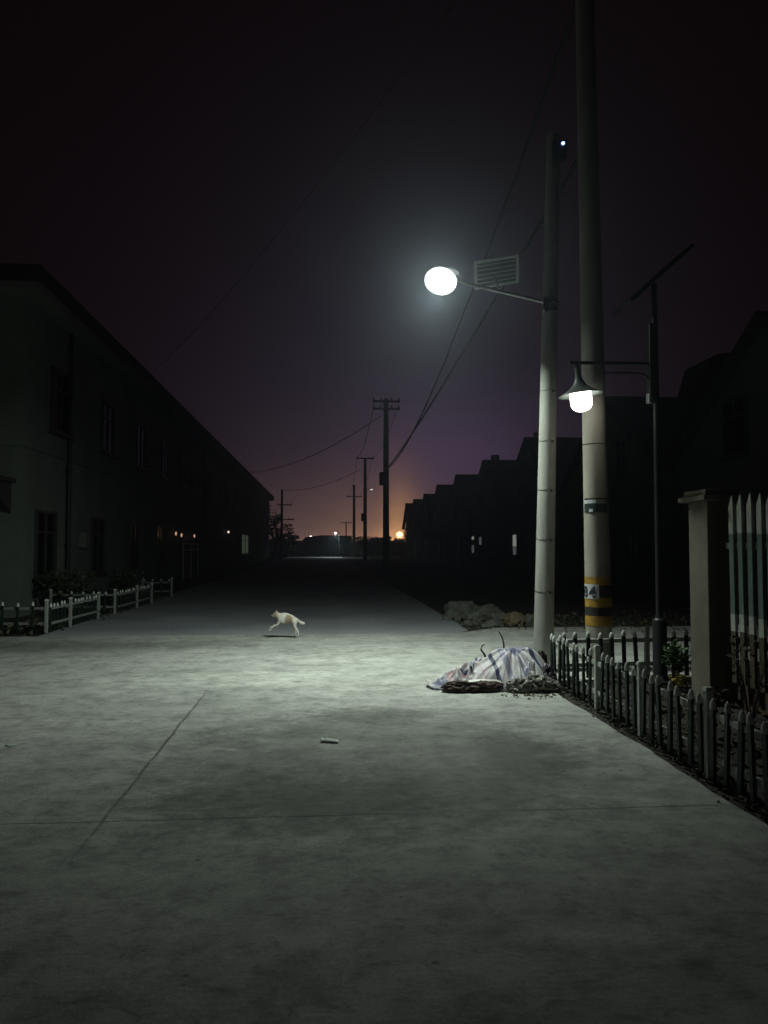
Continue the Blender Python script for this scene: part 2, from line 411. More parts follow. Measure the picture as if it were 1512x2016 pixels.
for z in (2.68,):
    mb = MB(); r = RR(z) + .002
    mb.tube([(RL * z + r * math.cos(t * 2 * math.pi / 28), r * math.sin(t * 2 * math.pi / 28), z) for t in range(29)], .004, 6, False); mb.build('wire_band', M['darkmetal'], rp)

# ------------------------------------------------------------------ LED street lamp on the leaning pole
LX, LY, LZ = 1.42, 9.2, 4.74
sl = thing('street_lamp', 'glaring white street lamp on a rising arm clamped to the leaning concrete pole', 'street lamp', (2.70, 9.2, 4.46))
def L_(x, y, z): return (x - 2.70, y - 9.2, z - 4.46)
mb = MB(); mb.tube([L_(2.71, 9.10, 4.475), L_(2.2, 9.14, 4.60), L_(1.80, 9.19, 4.70), L_(1.62, 9.2, 4.76)], [.024, .022, .02, .02], 12); mb.build('arm', M['galv'], sl, True)
mb = MB()
for z in (4.40, 4.50):
    r = .122 - .006 * z + .006
    mb.tube([L_(2.655 + LEAN * z + r * math.cos(t * 2 * math.pi / 24), 9.2 + r * math.sin(t * 2 * math.pi / 24), z) for t in range(25)], .012, 8, False)
mb.box(L_(2.70, 9.085, 4.45), (.06, .03, .17)); mb.build('clamp', M['darkmetal'], sl)
mb = MB(); mb.box(L_(2.665, 9.075, 4.35), (.028, .02, .05)); mb.tube([L_(2.665, 9.075, 4.375), L_(2.69, 9.08, 4.42)], .007, 6); mb.build('clamp_bolt', M['white'], sl)
TILT = R(13)
Mt = Matrix.Rotation(TILT, 4, 'Y')
mb = MB()
prof = [(.001, .185), (.05, .18), (.085, .165), (.1, .15), (.1, .145)]
mb.lathe(prof, 24, L_(LX + .1, LY, LZ - .02), Mt)
mb.box(L_(LX + .215, LY, LZ + .045), (.12, .07, .05), 0, TILT)
hd = mb.build('lamp_head', M['galv'], sl, True)
mb = MB()
pr = [(.001, -.165)] + [(.2 * math.cos(a), .16 * math.sin(a)) for a in [R(x) for x in range(-80, 81, 10)]] + [(.001, .165)]
mb.lathe(pr, 32, L_(LX, LY, LZ), Mt)
bowl = mb.build('bloom_bowl', M['led'], sl, True)  # glowing ellipsoid shaped and sized after the lamp's bloom
ld = bpy.data.lights.new('lamp_light', 'AREA'); ld.shape = 'DISK'; ld.size = .3; ld.energy = 208; ld.spread = R(143); ld.color = (.89, 1.0, .885)
lo = bpy.data.objects.new('lamp_light', ld); COL.objects.link(lo); lo.parent = sl
ax = (Matrix.Rotation(R(16), 4, 'X') @ Mt) @ Vector((0, 0, -1)); lo.location = Vector(L_(LX, LY, LZ)) + ax * .17
lo.rotation_euler = ax.to_track_quat('-Z', 'Y').to_euler()
# disk light added by the bowl for halo and foreground fill, facing the camera side
ld2 = bpy.data.lights.new('added_bowl_glare', 'AREA'); ld2.shape = 'DISK'; ld2.size = .16; ld2.energy = 41; ld2.color = (.89, 1.0, .90)
lo2 = bpy.data.objects.new('added_bowl_glare', ld2); COL.objects.link(lo2); lo2.parent = sl
ax2 = Vector((-.33, -.78, -.53)).normalized(); lo2.location = Vector(L_(LX, LY, LZ)) + Vector((ax2.x * .225, ax2.y * .225, ax2.z * .19))
lo2.rotation_euler = ax2.to_track_quat('-Z', 'Y').to_euler()
# solar panel on a bracket above the arm
sp_ = bpy.data.objects.new('solar_panel', None)
mb = MB()
pc = Vector(L_(2.14, 9.32, 4.92))
Mp = Matrix.Translation(pc) @ Matrix.Rotation(R(-11), 4, 'Y') @ Matrix.Rotation(R(-50), 4, 'X')
def pbox(mb, c, d):
    b2 = MB(); b2.box(c, d); mb.add([Mp @ Vector(v) for v in b2.v], b2.f)
pbox(mb, (0, 0, 0), (.54, .34, .018)); pan = mb.build('solar_panel', M['panel'], sl)
mb = MB()
for dy in (-.165, .165): pbox(mb, (0, dy, -.012), (.56, .03, .034))
for dx in (-.268, .268): pbox(mb, (dx, 0, -.012), (.026, .30, .034))
for k in range(5): pbox(mb, (0, -.11 + .055 * k, -.012), (.50, .012, .012))
mb.build('panel_frame', M['panelback'], pan)
mb = MB(); mb.tube([L_(2.14, 9.16, 4.62), L_(2.13, 9.24, 4.74), L_(2.12, 9.31, 4.84)], .014, 8); mb.build('panel_bracket', M['galv'], sl)

cb = thing('control_box', 'small dark box with a tiny blue light high on the leaning pole', 'control box', (2.875, 9.05, 6.36))
mb = MB(); mb.box((0, 0, 0), (.16, .1, .24)); mb.build('case', M['darkmetal'], cb, False, .008)
mb = MB(); mb.lathe([(.001, .02), (.014, .016), (.02, 0), (.02, -.004)], 14, (.03, -.055, .06), Matrix.Rotation(R(90), 4, 'X')); mb.build('indicator_light', M['blueled'], cb, True)

# ------------------------------------------------------------------ garden lamp
gl = thing('garden_lamp', 'slim black garden lamp post with flared shade and glowing bulb beside the banded pole', 'garden lamp', (3.67, 8.2, 0))
mb = MB(); mb.tube([(0,0,.6), (0,0,4.42)], [.036, .033], 16); mb.build('post', M['darkmetal'], gl, True)
mb = MB(); mb.lathe([(.001,-.02),(.12,-.02),(.12,.03),(.09,.05),(.078,.08),(.076,.68),(.07,.70),(.045,.715),(.038,.76),(.001,.76)], 24); mb.build('base_sleeve', M['darkmetal'], gl, True)
mb = MB(); mb.box((-.05, -.01, 3.55), (.085, .11, .82)); mb.build('battery_box', M['darkmetal'], gl, False, .01)
mb = MB(); mb.box((-.078, -.01, 3.13), (.05, .08, .11)); mb.build('junction_box', M['galv'], gl, False, .006)
mb = MB(); mb.tube([(-.04, -.02, 3.52), (-.95, -.02, 3.51)], .02, 12); mb.tube([(-.95,-.02,3.51),(-.985,-.02,3.51)], .026, 12)
mb.build('arm', M['darkmetal'], gl, True)
mb = MB(); mb.tube([(-.07,-.02,3.28),(-.085,-.02,3.33),(-.12,-.02,3.38),(-.18,-.02,3.405),(-.35,-.02,3.41),(-.6,-.02,3.41)], .012, 8); mb.tube([(-.6,-.02,3.41),(-.6,-.02,3.5)], .01, 8); mb.build('brace', M['darkmetal'], gl, True)
SC = (-.863, -.02, 3.16); SM = Matrix.Rotation(R(-6), 4, 'Y')
mb = MB(); mb.lathe([(.001,.35),(.03,.35),(.032,.27),(.035,.2),(.05,.15),(.08,.10),(.13,.055),(.19,.02),(.238,.0),(.24,-.006),(.236,-.008),(.185,.008),(.12,.04),(.09,.05)], 40, SC, SM); mb.build('lamp_shade', M['shade'], gl, True)
mb = MB(); mb.lathe([(.112,.045),(.117,.0),(.117,-.09),(.112,-.125),(.095,-.155),(.065,-.177),(.03,-.188),(.001,-.19)], 32, SC, SM); mb.build('bulb', M['bulb'], gl, True)
mb = MB()
pc2 = Vector((-.02, 0, 4.46)); Mp = Matrix.Translation(pc2) @ Matrix.Rotation(R(-42), 4, 'Y')
pbox(mb, (0, 0, 0), (.92, .5, .03)); p2 = mb.build('solar_panel', M['panel'], gl)
mb = MB()
for dy in (-.252, .252): pbox(mb, (0, dy, 0), (.94, .02, .04))
for dx in (-.466, .466): pbox(mb, (dx, 0, 0), (.02, .484, .04))
mb.build('panel_frame', M['darkmetal'], p2)

# ------------------------------------------------------------------ picket fences
PK = {}
def picket_meshes(h, w=.042):
    key = (h, w)
    if key not in PK:
        a = MB(); a.box((0, 0, (.03 + h - .03) / 2), (w, .022, h - .06))
        b = MB(); b.lathe([(w*.62, -.034), (w*.64, -.008), (w*.5, .012), (w*.22, .03), (.001, .034)], 12, (0, 0, h - .03), Matrix.Diagonal((1, .7, 1, 1)))
        PK[key] = (a, b)
    return PK[key]
def fence(name, label, a, b, h=.53, spacing=.146, posts=(), rails=(.15, .42), group=None, post_mat='white', rail_mat='white', rail_end=(0, 0), side=1, jit=.012):
    """dark pickets with pale caps on two pale rails; side = which way the pickets stand off the rails"""
    a = Vector((*a, 0)); b = Vector((*b, 0)); L = (b - a).length; d = (b - a) / L
    rz = math.atan2(d.y, d.x); t = thing(name, label, 'fence', a, rz, group)
    for z in rails:
        mb = MB(); mb.box((L / 2, 0, z), (L, .022, .045)); mb.build('rail', M[rail_mat], t, False, .003)
    first = None; n = int(L / spacing); rnd = random.Random(int(L * 100))
    am, bm_ = picket_meshes(h)
    for i in range(n + 1):
        x = (L - n * spacing) / 2 + i * spacing
        if any(abs(x - p) < .05 for p in posts): continue
        if first is None:
            first = am.build('picket', M['picket'], t); bm_.build('picket_cap', M['white'], first, True)
            o = first
        else: o = copy_part(first, (0, 0, 0))
        o.location = (x + rnd.uniform(-.006, .006), .024 * side, rnd.uniform(-jit, jit)); o.rotation_euler = (rnd.uniform(-.035, .035), rnd.gauss(0, .022), rnd.uniform(-.08, .08))
    fp = None
    for p in posts:
        if fp is None:
            mb = MB(); mb.box((0, 0, (h + .02) / 2), (.05, .05, h + .02)); fp = mb.build('post', M[post_mat], t, False, .004)
            mb = MB(); mb.lathe([(.041, 0), (.041, .012), (.03, .03), (.001, .034)], 4, (0, 0, h + .02), Matrix.Rotation(R(45), 4, 'Z')); mb.build('post_cap', M['white'], fp)
            fp.location = (p, 0, 0)
        else: copy_part(fp, (p, 0, 0))
    return t
fence('picket_fence', 'long low dark green picket fence running down the roadside on the right', (2.54, 8.42), (2.47, 3.0), .535, .158, (1.45, 2.46, 3.56, 4.56), side=-1)
fence('picket_fence', 'low picket fence with white caps crossing behind the concrete pole and lamp post', (2.60, 8.46), (4.9, 8.58), .54, .146, (1.06, 2.2), (.17, .435), side=-1)
G_ = None
fence('picket_fence', 'white low fence across the front of the nearest left garden plot', (-7.6, 13.85), (-4.74, 13.78), .53, .26, (.02, 2.0, 2.83), (.16, .42), side=-1, post_mat='dullpost', rail_mat='dullrail')
fence('picket_fence', 'roadside fence running back from the corner of the nearest left plot', (-4.70, 13.84), (-4.62, 16.4), .5, .17, (.9, 2.52), (.16, .42), side=1, post_mat='dullpost', rail_mat='dullrail')
fence('picket_fence', 'short two rail fence facing the junction behind the nearest left plot', (-6.0, 17.5), (-4.55, 17.45), .5, .24, (.03, 1.42), (.16, .42), side=-1, post_mat='dullpost', rail_mat='dullrail')
fence('picket_fence', 'dim roadside fence beside the second garden plot on the left', (-4.52, 17.5), (-4.46, 20.6), .5, .2, (1.6, 3.06), (.16, .42), side=1, post_mat='dullpost', rail_mat='dullrail')
fence('picket_fence', 'farthest dim short fence at the left edge of the road', (-5.35, 23.3), (-4.43, 23.22), .52, .24, (.03, .89), (.16, .42), side=-1, post_mat='dullpost', rail_mat='dullrail')

# tall pale picket fence and rendered pillar by the right edge
tf = thing('picket_fence', 'tall pale green fence with white pointed tips beside the rendered pillar', 'fence', (3.86, 3.6, 0))
mb = MB(); mb.box((0, 1.75, 1.5), (.03, 3.5, .06)); mb.build('rail', M['dirtywhite'], tf)
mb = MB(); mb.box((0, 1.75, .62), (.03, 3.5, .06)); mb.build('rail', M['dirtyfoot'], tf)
a_ = MB(); a_.box((0, 0, 1.243), (.03, .075, .744))
b_ = MB(); b_.box((0, 0, 1.74), (.031, .077, .25)); b_.add([(-.0155,-.0385,1.866),(.0155,-.0385,1.866),(.0155,.0385,1.866),(-.0155,.0385,1.866),(0,0,1.985)], ((0,1,4),(1,2,4),(2,3,4),(3,0,4)))
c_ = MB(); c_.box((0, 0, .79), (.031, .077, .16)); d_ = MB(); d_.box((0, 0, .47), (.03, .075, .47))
fpk = None
for i in range(22):
    y = 3.33 - i * .152
    if fpk is None:
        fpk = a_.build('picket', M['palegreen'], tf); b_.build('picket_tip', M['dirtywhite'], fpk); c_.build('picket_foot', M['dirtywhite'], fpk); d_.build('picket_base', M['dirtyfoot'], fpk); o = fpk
    else: o = copy_part(fpk, (0, 0, 0))
    o.location = (-.032, y, random.uniform(-.012, .012)); o.rotation_euler = (random.uniform(-.012, .012), 0, 0)
gp = thing('gate_pillar', 'square stained pillar with an overhanging cap at the end of the tall fence', 'pillar', (3.70, 7.17, 0))
mb = MB(); mb.box((.14, .19, .96), (.28, .38, 1.96)); mb.build('shaft', M['pillar'], gp, False, .01)
mb = MB(); mb.box((.14, .19, 1.965), (.42, .54, .05)); mb.box((.14, .19, 2.02), (.34, .44, .06)); mb.build('cap', M['pillar'], gp, False, .008)
bw = MB(); bw.box((4.02, 5.4, .19), (.18, 3.3, .44)); tag(bw.build('low_wall', M['brick'], None, False, .01), 'low dark brick wall under the tall pale fence at right', 'wall')

# ------------------------------------------------------------------ plants
def bush(name, label, cat, loc, r, h, n, size, m, seed, extra=None, stems=6):
    rnd = random.Random(seed); t = thing(name, label, cat, loc)
    mb = MB()
    for k in range(stems):
        a = rnd.uniform(0, 6.28); q = rnd.uniform(.2, .7) * r
        mb.tube([(0,0,-.03), (q*.5*math.cos(a), q*.5*math.sin(a), h*.45), (q*math.cos(a), q*math.sin(a), h*rnd.uniform(.7, .95))], [.012*h+.004, .008*h+.003, .003], 6)
    mb.build('stem', M['bark'], t)
    cl = [(rnd.uniform(-.55, .55)*r, rnd.uniform(-.55, .55)*r, h*rnd.uniform(.3, .85), rnd.uniform(.3, .55)) for k in range(9)]
    mb = MB()
    for k in range(n):
        c = rnd.choice(cl); v = Vector((rnd.gauss(0,1), rnd.gauss(0,1), rnd.gauss(0,1))).normalized() * rnd.uniform(.5, 1)
        mb.leaf((c[0] + v.x*r*c[3], c[1] + v.y*r*c[3], max(.02, c[2] + v.z*h*.42*c[3])), size * rnd.uniform(.6, 1.3), rnd)
    mb.build('foliage', m, t)
    if extra:
        mb = MB()
        for k in range(extra[1]):
            mb.leaf((rnd.gauss(extra[2][0], extra[3]), rnd.gauss(extra[2][1], extra[3]), rnd.gauss(extra[2][2], extra[3]*.7)), size * .9, rnd)
        mb.build('flowers', extra[0], t)
    return t
bush('bush', 'small green bush with a yellow lower patch beside the lamp post base', 'bush', (3.72, 7.95, 0), .2, .5, 420, .06, M['leafgreen'], 3, (M['leafyellow'], 90, (.02, -.1, .1), .05))
def weed(loc, h, n, seed, label, m='dry', leafs=40):
    rnd = random.Random(seed); t = thing('weed', label, 'weed', loc)
    mb = MB(); tips = []
    for k in range(n):
        a = rnd.uniform(0, 6.28); s = rnd.uniform(.1, .4) * h; hh = h * rnd.uniform(.55, 1)
        p = [(0,0,-.03), (s*.35*math.cos(a), s*.35*math.sin(a), hh*.5), (s*math.cos(a), s*math.sin(a), hh)]
        mb.tube(p, [.006, .004, .002], 5); tips.append(p)
    mb.build('stems', M['twig'], t)
    mb = MB()
    for k in range(leafs):
        p = rnd.choice(tips); u = rnd.uniform(.3, 1); q = Vector(p[1]).lerp(Vector(p[2]), u)
        mb.leaf(q + Vector((rnd.gauss(0,.04), rnd.gauss(0,.04), rnd.gauss(0,.03))), rnd.uniform(.04, .09), rnd)
    mb.build('leaves', M[m], t)
ws = [((3.55, 5.3, 0), .75, 12, 'tall dry weed against the low wall inside the right fence'), ((3.3, 4.5, 0), .6, 10, 'bushy dry weed nearest the right edge of the photo'),
      ((3.6, 6.3, 0), .85, 12, 'tallest dry weed just in front of the rendered pillar'), ((3.0, 5.9, 0), .35, 9, 'short green weed behind the middle of the roadside fence'),
      ((2.9, 4.6, 0), .4, 9, 'leafy low weed behind the near end of the roadside fence'), ((3.1, 7.0, 0), .3, 8, 'small weed between the banded pole and roadside fence')]
for i, (l, h, n, lb) in enumerate(ws): weed(l, h, n, 20 + i, lb, 'dry' if i < 3 else 'weed', 70 if i < 3 else 90)
# leaf litter in the planting bed
rnd = random.Random(5); mb = MB()
for k in range(1500):
    x = rnd.uniform(2.52, 3.9); y = rnd.uniform(3.2, 8.35)
    mb.leaf((x, y, -.03 + abs(rnd.gauss(.02, .03))), rnd.uniform(.03, .08), rnd)
tag(mb.build('leaf_litter', M['dry']), 'dry leaf litter covering the bed behind the right fence', 'leaf litter', kind='stuff')
mb = MB()
for k in range(1300):
    u = rnd.random()
    if u < .5: x, y = rnd.uniform(-8.5, -4.8), rnd.gauss(14.1, .25)
    else: x, y = rnd.gauss(-4.95, .2), rnd.uniform(14, 24)
    mb.leaf((x, y, abs(rnd.gauss(.05, .07))), rnd.uniform(.05, .14), rnd)
for k in range(500):
    mb.leaf((rnd.gauss(2.47, .05) , rnd.uniform(3.1, 8.4), abs(rnd.gauss(0, .025))), rnd.uniform(.02, .06), rnd)
for k in range(700):
    mb.leaf((rnd.uniform(2.6, 8), rnd.gauss(14.9, .8), abs(rnd.gauss(0, .06))), rnd.uniform(.05, .12), rnd)
tag(mb.build('weed_cover', M['weed']), 'low weeds growing along the fence bottoms and road edge', 'weeds', kind='stuff')
bush('shrub', 'dark rounded shrub at the foot of the drainpipe of the left building', 'shrub', (-5.75, 18.0, 0), .75, .95, 900, .12, M['leafdark'], 11)
bush('shrub', 'dark shrub in the second left garden plot behind the roadside fence', 'shrub', (-5.3, 21.2, 0), .6, .85, 700, .12, M['leafdark'], 12)

# ------------------------------------------------------------------ rubbish heap under the tarp
def tarp_material():
    m, nt, b = newmat('striped_woven_tarp')
    uv = nt.nodes.new('ShaderNodeUVMap'); sp = nt.nodes.new('ShaderNodeSeparateXYZ'); nt.links.new(uv.outputs[0], sp.inputs[0])
    W = (1, 1, 1)
    def stripes(v, freq, stops):
        f = math_(nt, 'FRACT', math_(nt, 'MULTIPLY', v, freq)); return ramp(nt, f, stops, 'CONSTANT')
    a = stripes(sp.outputs[0], 1.35, ((0, W), (.08, (.42,.44,.56)), (.22, W), (.36, (.95,.78,.78)), (.40, W), (.58, (.09,.11,.2)), (.645, W), (.76, (.5,.52,.64)), (.88, W)))
    c = stripes(sp.outputs[1], 1.05, ((0, W), (.25, (.62,.64,.74)), (.42, W), (.6, (.9,.7,.68)), (.63, W), (.8, (.3,.32,.44)), (.86, W)))
    col = mix(nt, 1, mix(nt, 1, (.64, .63, .67), a, 'MULTIPLY'), c, 'MULTIPLY')
    dirt = noise_(nt, objco(nt), 6, 6, .7)
    col = mix(nt, .7, col, ramp(nt, dirt, ((.35, (.6,.55,.52)), (.6, (1,1,1)))), 'MULTIPLY')
    nt.links.new(col, b.inputs['Base Color']); b.inputs['Roughness'].default_value = .55
    bump(nt, b, noise_(nt, objco(nt), 30, 4), .2, .006)
    return m
M['tarp'] = tarp_material()
def tarp():
    nx, ny = 190, 110; x0, x1, y0, y1 = -.95, .52, -.42, .5
    vs = []; uv = []; hs = []
    for j in range(ny + 1):
        for i in range(nx + 1):
            x = x0 + (x1 - x0) * i / nx; y = y0 + (y1 - y0) * j / ny
            # draped over several lumps at right, low crumpled tail to the left
            def dome(cx, cy, hh, rx, ry):
                q = ((x - cx) / rx) ** 2 + ((y - cy) / ry) ** 2
                return hh * max(0, 1 - q ** 1.15) ** .85 if q < 1 else 0
            r = math.sqrt(((x - .13) / (.40 if x > .13 else .46)) ** 2 + (y / .40) ** 2)
            ds = (dome(.13, .02, .41, .38, .36), dome(.33, -.05, .31, .20, .29), dome(-.12, -.05, .28, .29, .30), dome(.1, -.22, .2, .38, .2))
            hump = sum(v ** 5 for v in ds) ** .2 if max(ds) > 0 else 0
            hump = min(hump, .43)
            t = (x + .86) / .9
            tail = max(0, min(1, t)) ** .9 * .25 * max(0, 1 - (abs(y + .03 + .05*math.sin(x*7)) / (.17 + .15 * max(0, t))) ** 2.0) if 0 < t < 1.25 else 0
            h = max(hump, tail)
            ph = math.atan2(y - .03, x - .12)
            p = Vector((x * 5.2, y * 5.2, 3.3))
            # folds running down the hump and crumples on the tail
            rr = math.hypot(x - .12, y - .03)
            q1 = noise.noise(Vector((math.cos(ph) * 2.3, math.sin(ph) * 2.3, rr * 1.1))); q2 = noise.noise(Vector((math.cos(ph) * 5, math.sin(ph) * 5, rr * 1.6 + 4)))
            fold = (((1 - abs(q1) * 3.2) * .055 + (1 - abs(q2) * 3) * .026) * min(1, rr * 4.5) - .02 + noise.noise(Vector((x*9, y*9, 4))) * .008) if hump >= tail else 0
            k = 0 if hump > tail + .05 else 1 if tail > hump else 1 - (hump - tail) / .05
            rid = (1 - abs(noise.noise(p * 1.5)) * 2.2) * .095 + (1 - abs(noise.noise(p * 3.1 + Vector((5,1,2)))) * 2.2) * .045
            small = noise.noise(p * 2.2) * .008
            z = h + (fold + small + rid * k * min(1, tail / .1)) * min(1, h / .06) - .012
            z = max(z, -.02)
            vs.append((x + .03 * noise.noise(p * 1.1 + Vector((9,0,0))) * k, y + .03 * noise.noise(p * 1.3) * k, z)); hs.append(z)
            dd = math.hypot(x - .13, y + .02)
            uh = (x - .10) / (.40 + .8 * dd) + .14 * y + .07 * noise.noise(Vector((x*4, y*4, 8))) + .22 * z; vh = .55 * dd - .5 * z
            ut = .9 * x + .35 * z + .5 * y + .16 * noise.noise(p * .8); vt = y * .9 - .8 * z + .5 * x + .2 * noise.noise(p * .9 + Vector((3,3,3)))
            uv.append((uh * (1 - k) + ut * k, vh * (1 - k) + vt * k))
    me = bpy.data.meshes.new('tarp'); fs = []
    for j in range(ny):
        for i in range(nx):
            q = (j*(nx+1)+i, j*(nx+1)+i+1, (j+1)*(nx+1)+i+1, (j+1)*(nx+1)+i)
            if max(hs[k] for k in q) > .001: fs.append(q)
    me.from_pydata(vs, [], fs); ul = me.uv_layers.new(name='UVMap')
    for lp_ in me.loops: ul.data[lp_.index].uv = uv[lp_.vertex_index]
    me.polygons.foreach_set('use_smooth', [True] * len(me.polygons)); me.materials.append(M['tarp'])
    bm = bmesh.new(); bm.from_mesh(me); bmesh.ops.delete(bm, geom=[v for v in bm.verts if not v.link_faces], context='VERTS'); bm.to_mesh(me); bm.free()
    o = bpy.data.objects.new('tarp', me); COL.objects.link(o); o.location = (1.93, 8.24, 0)
    return tag(o, 'white and blue striped tarp draped over a rubbish heap at the pole foot', 'tarp')
tarp()
def lump(name, label, cat, loc, parts, m, rz=0, amp=.4, sc_=2.2):
    mb = MB()
    for i, (c, d) in enumerate(parts): mb.blob(c, d, amp, sc_, 5, len(name) + i * 3 + loc[0], .0, True)
    o = mb.build(name, m, None, True); o.data.polygons.foreach_set('use_smooth', [True] * len(o.data.polygons))
    at = o.data.attributes.get('sharp_edge')
    if at: o.data.attributes.remove(at)
    o.location = loc; o.rotation_euler = (0, 0, rz); return tag(o, label, cat)
lump('sack', 'dark brown sack lying along the front left of the tarp heap', 'sack', (1.62, 7.93, .045), [((-.2,0,0),(.18,.10,.06)), ((0,.0,.0),(.24,.11,.068)), ((.17,.03,0),(.18,.09,.055))], M['sack'], R(4), .5, 1.6)
lump('plastic_bag', 'crumpled grey plastic bag in front of the striped hump', 'bag', (2.13, 7.84, .05), [((-.1,0,0),(.13,.09,.08)), ((.07,.03,.015),(.13,.1,.095)), ((.2,.06,.0),(.1,.08,.07))], M['greybag'], R(-8), .6, 1.7)
lump('plastic_bag', 'dark plum bag squeezed between the tarp heap and the picket fence', 'bag', (2.37, 8.06, .08), [((0,0,0),(.09,.12,.15)), ((-.02,-.1,-.03),(.09,.09,.1))], M['plumbag'], 0, .5, 2.5)
lump('cardboard_scrap', 'crushed brown flap standing beside the tarp against the pole foot', 'scrap', (2.38, 8.33, .17), [((0,0,0),(.08,.03,.17))], M['sack'], R(15), .45, 2)
def strip(name, label, cat, pts, w, m, up=(0, 0, 1), th=.004):
    mb = MB(); pts = [Vector(p) for p in pts]; vs = []; fs = []
    for i, p in enumerate(pts):
        t = (pts[min(i+1, len(pts)-1)] - pts[max(i-1, 0)]).normalized(); s = t.cross(Vector(up)).normalized() * w * .5 * (1 + .3 * noise.noise(p * 9)); n_ = s.cross(t).normalized() * th
        vs += [p - s, p + s, p + s + n_, p - s + n_]
    for i in range(len(pts) - 1):
        for k in range(4): fs.append((i*4+k, i*4+(k+1)%4, (i+1)*4+(k+1)%4, (i+1)*4+k))
    fs += [(0,1,2,3), tuple(len(vs)-4+k for k in (3,2,1,0))]
    mb.add(vs, fs); return tag(mb.build(name, m, None, True), label, cat)
strip('plastic_strip', 'white curled plastic strip at the left tip of the tarp heap', 'scrap', [(1.13,8.3,.06),(1.12,8.2,.05),(1.14,8.1,.02),(1.18,8.03,.008),(1.26,8.0,.01),(1.36,8.02,.02)], .06, M['whitefilm'], (.3, .2, .9))
strip('plastic_strip', 'narrow pale plastic strip across the brown sack', 'scrap', [(1.5,7.93,.10),(1.64,7.90,.118),(1.78,7.9,.11),(1.9,7.9,.075)], .03, M['whitefilm'], (0, -.5, .85))
def twig(label, pts, r):
    mb = MB(); mb.tube(pts, [r * (1 - .6 * i / (len(pts) - 1)) for i in range(len(pts))], 7); return tag(mb.build('twig', M['twig'], None, True), label, 'twig')
twig('taller curved dark twig poking up behind the striped hump', [(2.0,8.5,.2),(2.01,8.5,.4),(1.995,8.5,.47),(1.965,8.5,.53),(1.945,8.5,.55)], .011)
twig('shorter bent twig at the left shoulder of the tarp hump', [(1.8,8.4,.2),(1.77,8.4,.31),(1.73,8.4,.36),(1.74,8.4,.40),(1.77,8.4,.42)], .014)
rnd = random.Random(9); mb = MB()
for k in range(130):
    x = rnd.gauss(2.15, .25); y = rnd.gauss(7.66, .08)
    if x > 2.42: continue
    s = abs(rnd.gauss(.004, .005)) + .003
    mb.blob((x, y, s * .4), (s, s, s * .7), .3, 2, 1, k)
tag(mb.build('dirt_crumbs', M['dirt']), 'loose dirt and crumbs in front of the tarp heap', 'dirt', kind='stuff')

# ------------------------------------------------------------------ rubble at the far corner
RK = [((2.95,16.2,.08),(.36,.32,.27),'rock','large dim rounded boulder at the left of the rubble row'), ((2.66,15.7,.03),(.2,.18,.16),'rock','small grey rock at the road edge end of the rubble'),
      ((2.98,15.05,.02),(.15,.18,.17),'rock','upright grey stone in front of the large boulder'), ((3.4,16.0,.06),(.38,.3,.2),'rock','broad mossy grey rock behind the flat slab'),
      ((3.2,14.42,.0),(.36,.2,.1),'rock','long flat pale slab lowest in the rubble row'), ((3.64,14.5,.06),(.2,.2,.19),'rocktan','tan rounded rock in the middle of the rubble'),
      ((3.98,14.55,.05),(.2,.18,.15),'rock','grey lump between the tan rock and the pole'), ((4.3,14.9,.06),(.26,.2,.18),'rock','grey rock partly hidden by the leaning pole'),
      ((2.75,14.6,.0),(.12,.1,.07),'rock','little low stone at the pavement corner'), ((3.55,15.2,.04),(.2,.18,.14),'rock','mid grey stone tucked behind the tan rock')]
for i, (p, d, m, lb) in enumerate(RK):
    mb = MB(); mb.blob((0,0,0), d, .34, 1.5, 4, i + 1.3); o = mb.build('rock', M[m], None, True); o.location = p; o.rotation_euler = (0, 0, i * 1.1); tag(o, lb, 'rock', 'rubble at the far corner')

# ------------------------------------------------------------------ litter
mb = MB(); vs = []; n = 8
for i in range(n + 1):
    u = i / n; x = -.09 + .18 * u; y = .03 - .05 * u; z = .006 + .02 * math.sin(u * 3.1) * (1 if u < .4 else .5) + (.03 if i == 0 else 0)
    vs += [(x, y - .035, z * .5), (x + .01, y + .035, z + .012)]
mb.add(vs, [(2*i, 2*i+2, 2*i+3, 2*i+1) for i in range(n)])
o = mb.build('paper_scrap', M['paper'], None, True); o.location = (.05, 5.96, .004); o.scale = (.75, .7, .6); tag(o, 'pale torn paper strip lying on the concrete near the middle', 'litter')
md = o.modifiers.new('thick', 'SOLIDIFY'); md.thickness = .003
for (x, y, s, lb) in ((-2.34, 6.06, .04, 'tiny pale scrap on the concrete at the far left'), (2.0, 5.9, .025, 'tiny bright crumb of paper near the right fence'), (-.55, 7.75, .03, 'small pale pebble scrap near the centre joint')):
    mb = MB(); mb.blob((0, 0, s * .12), (s, s * .8, s * .13), .3, 2, 3, x); o = mb.build('scrap', M['paper'], None, True); o.location = (x, y, 0); tag(o, lb, 'litter')

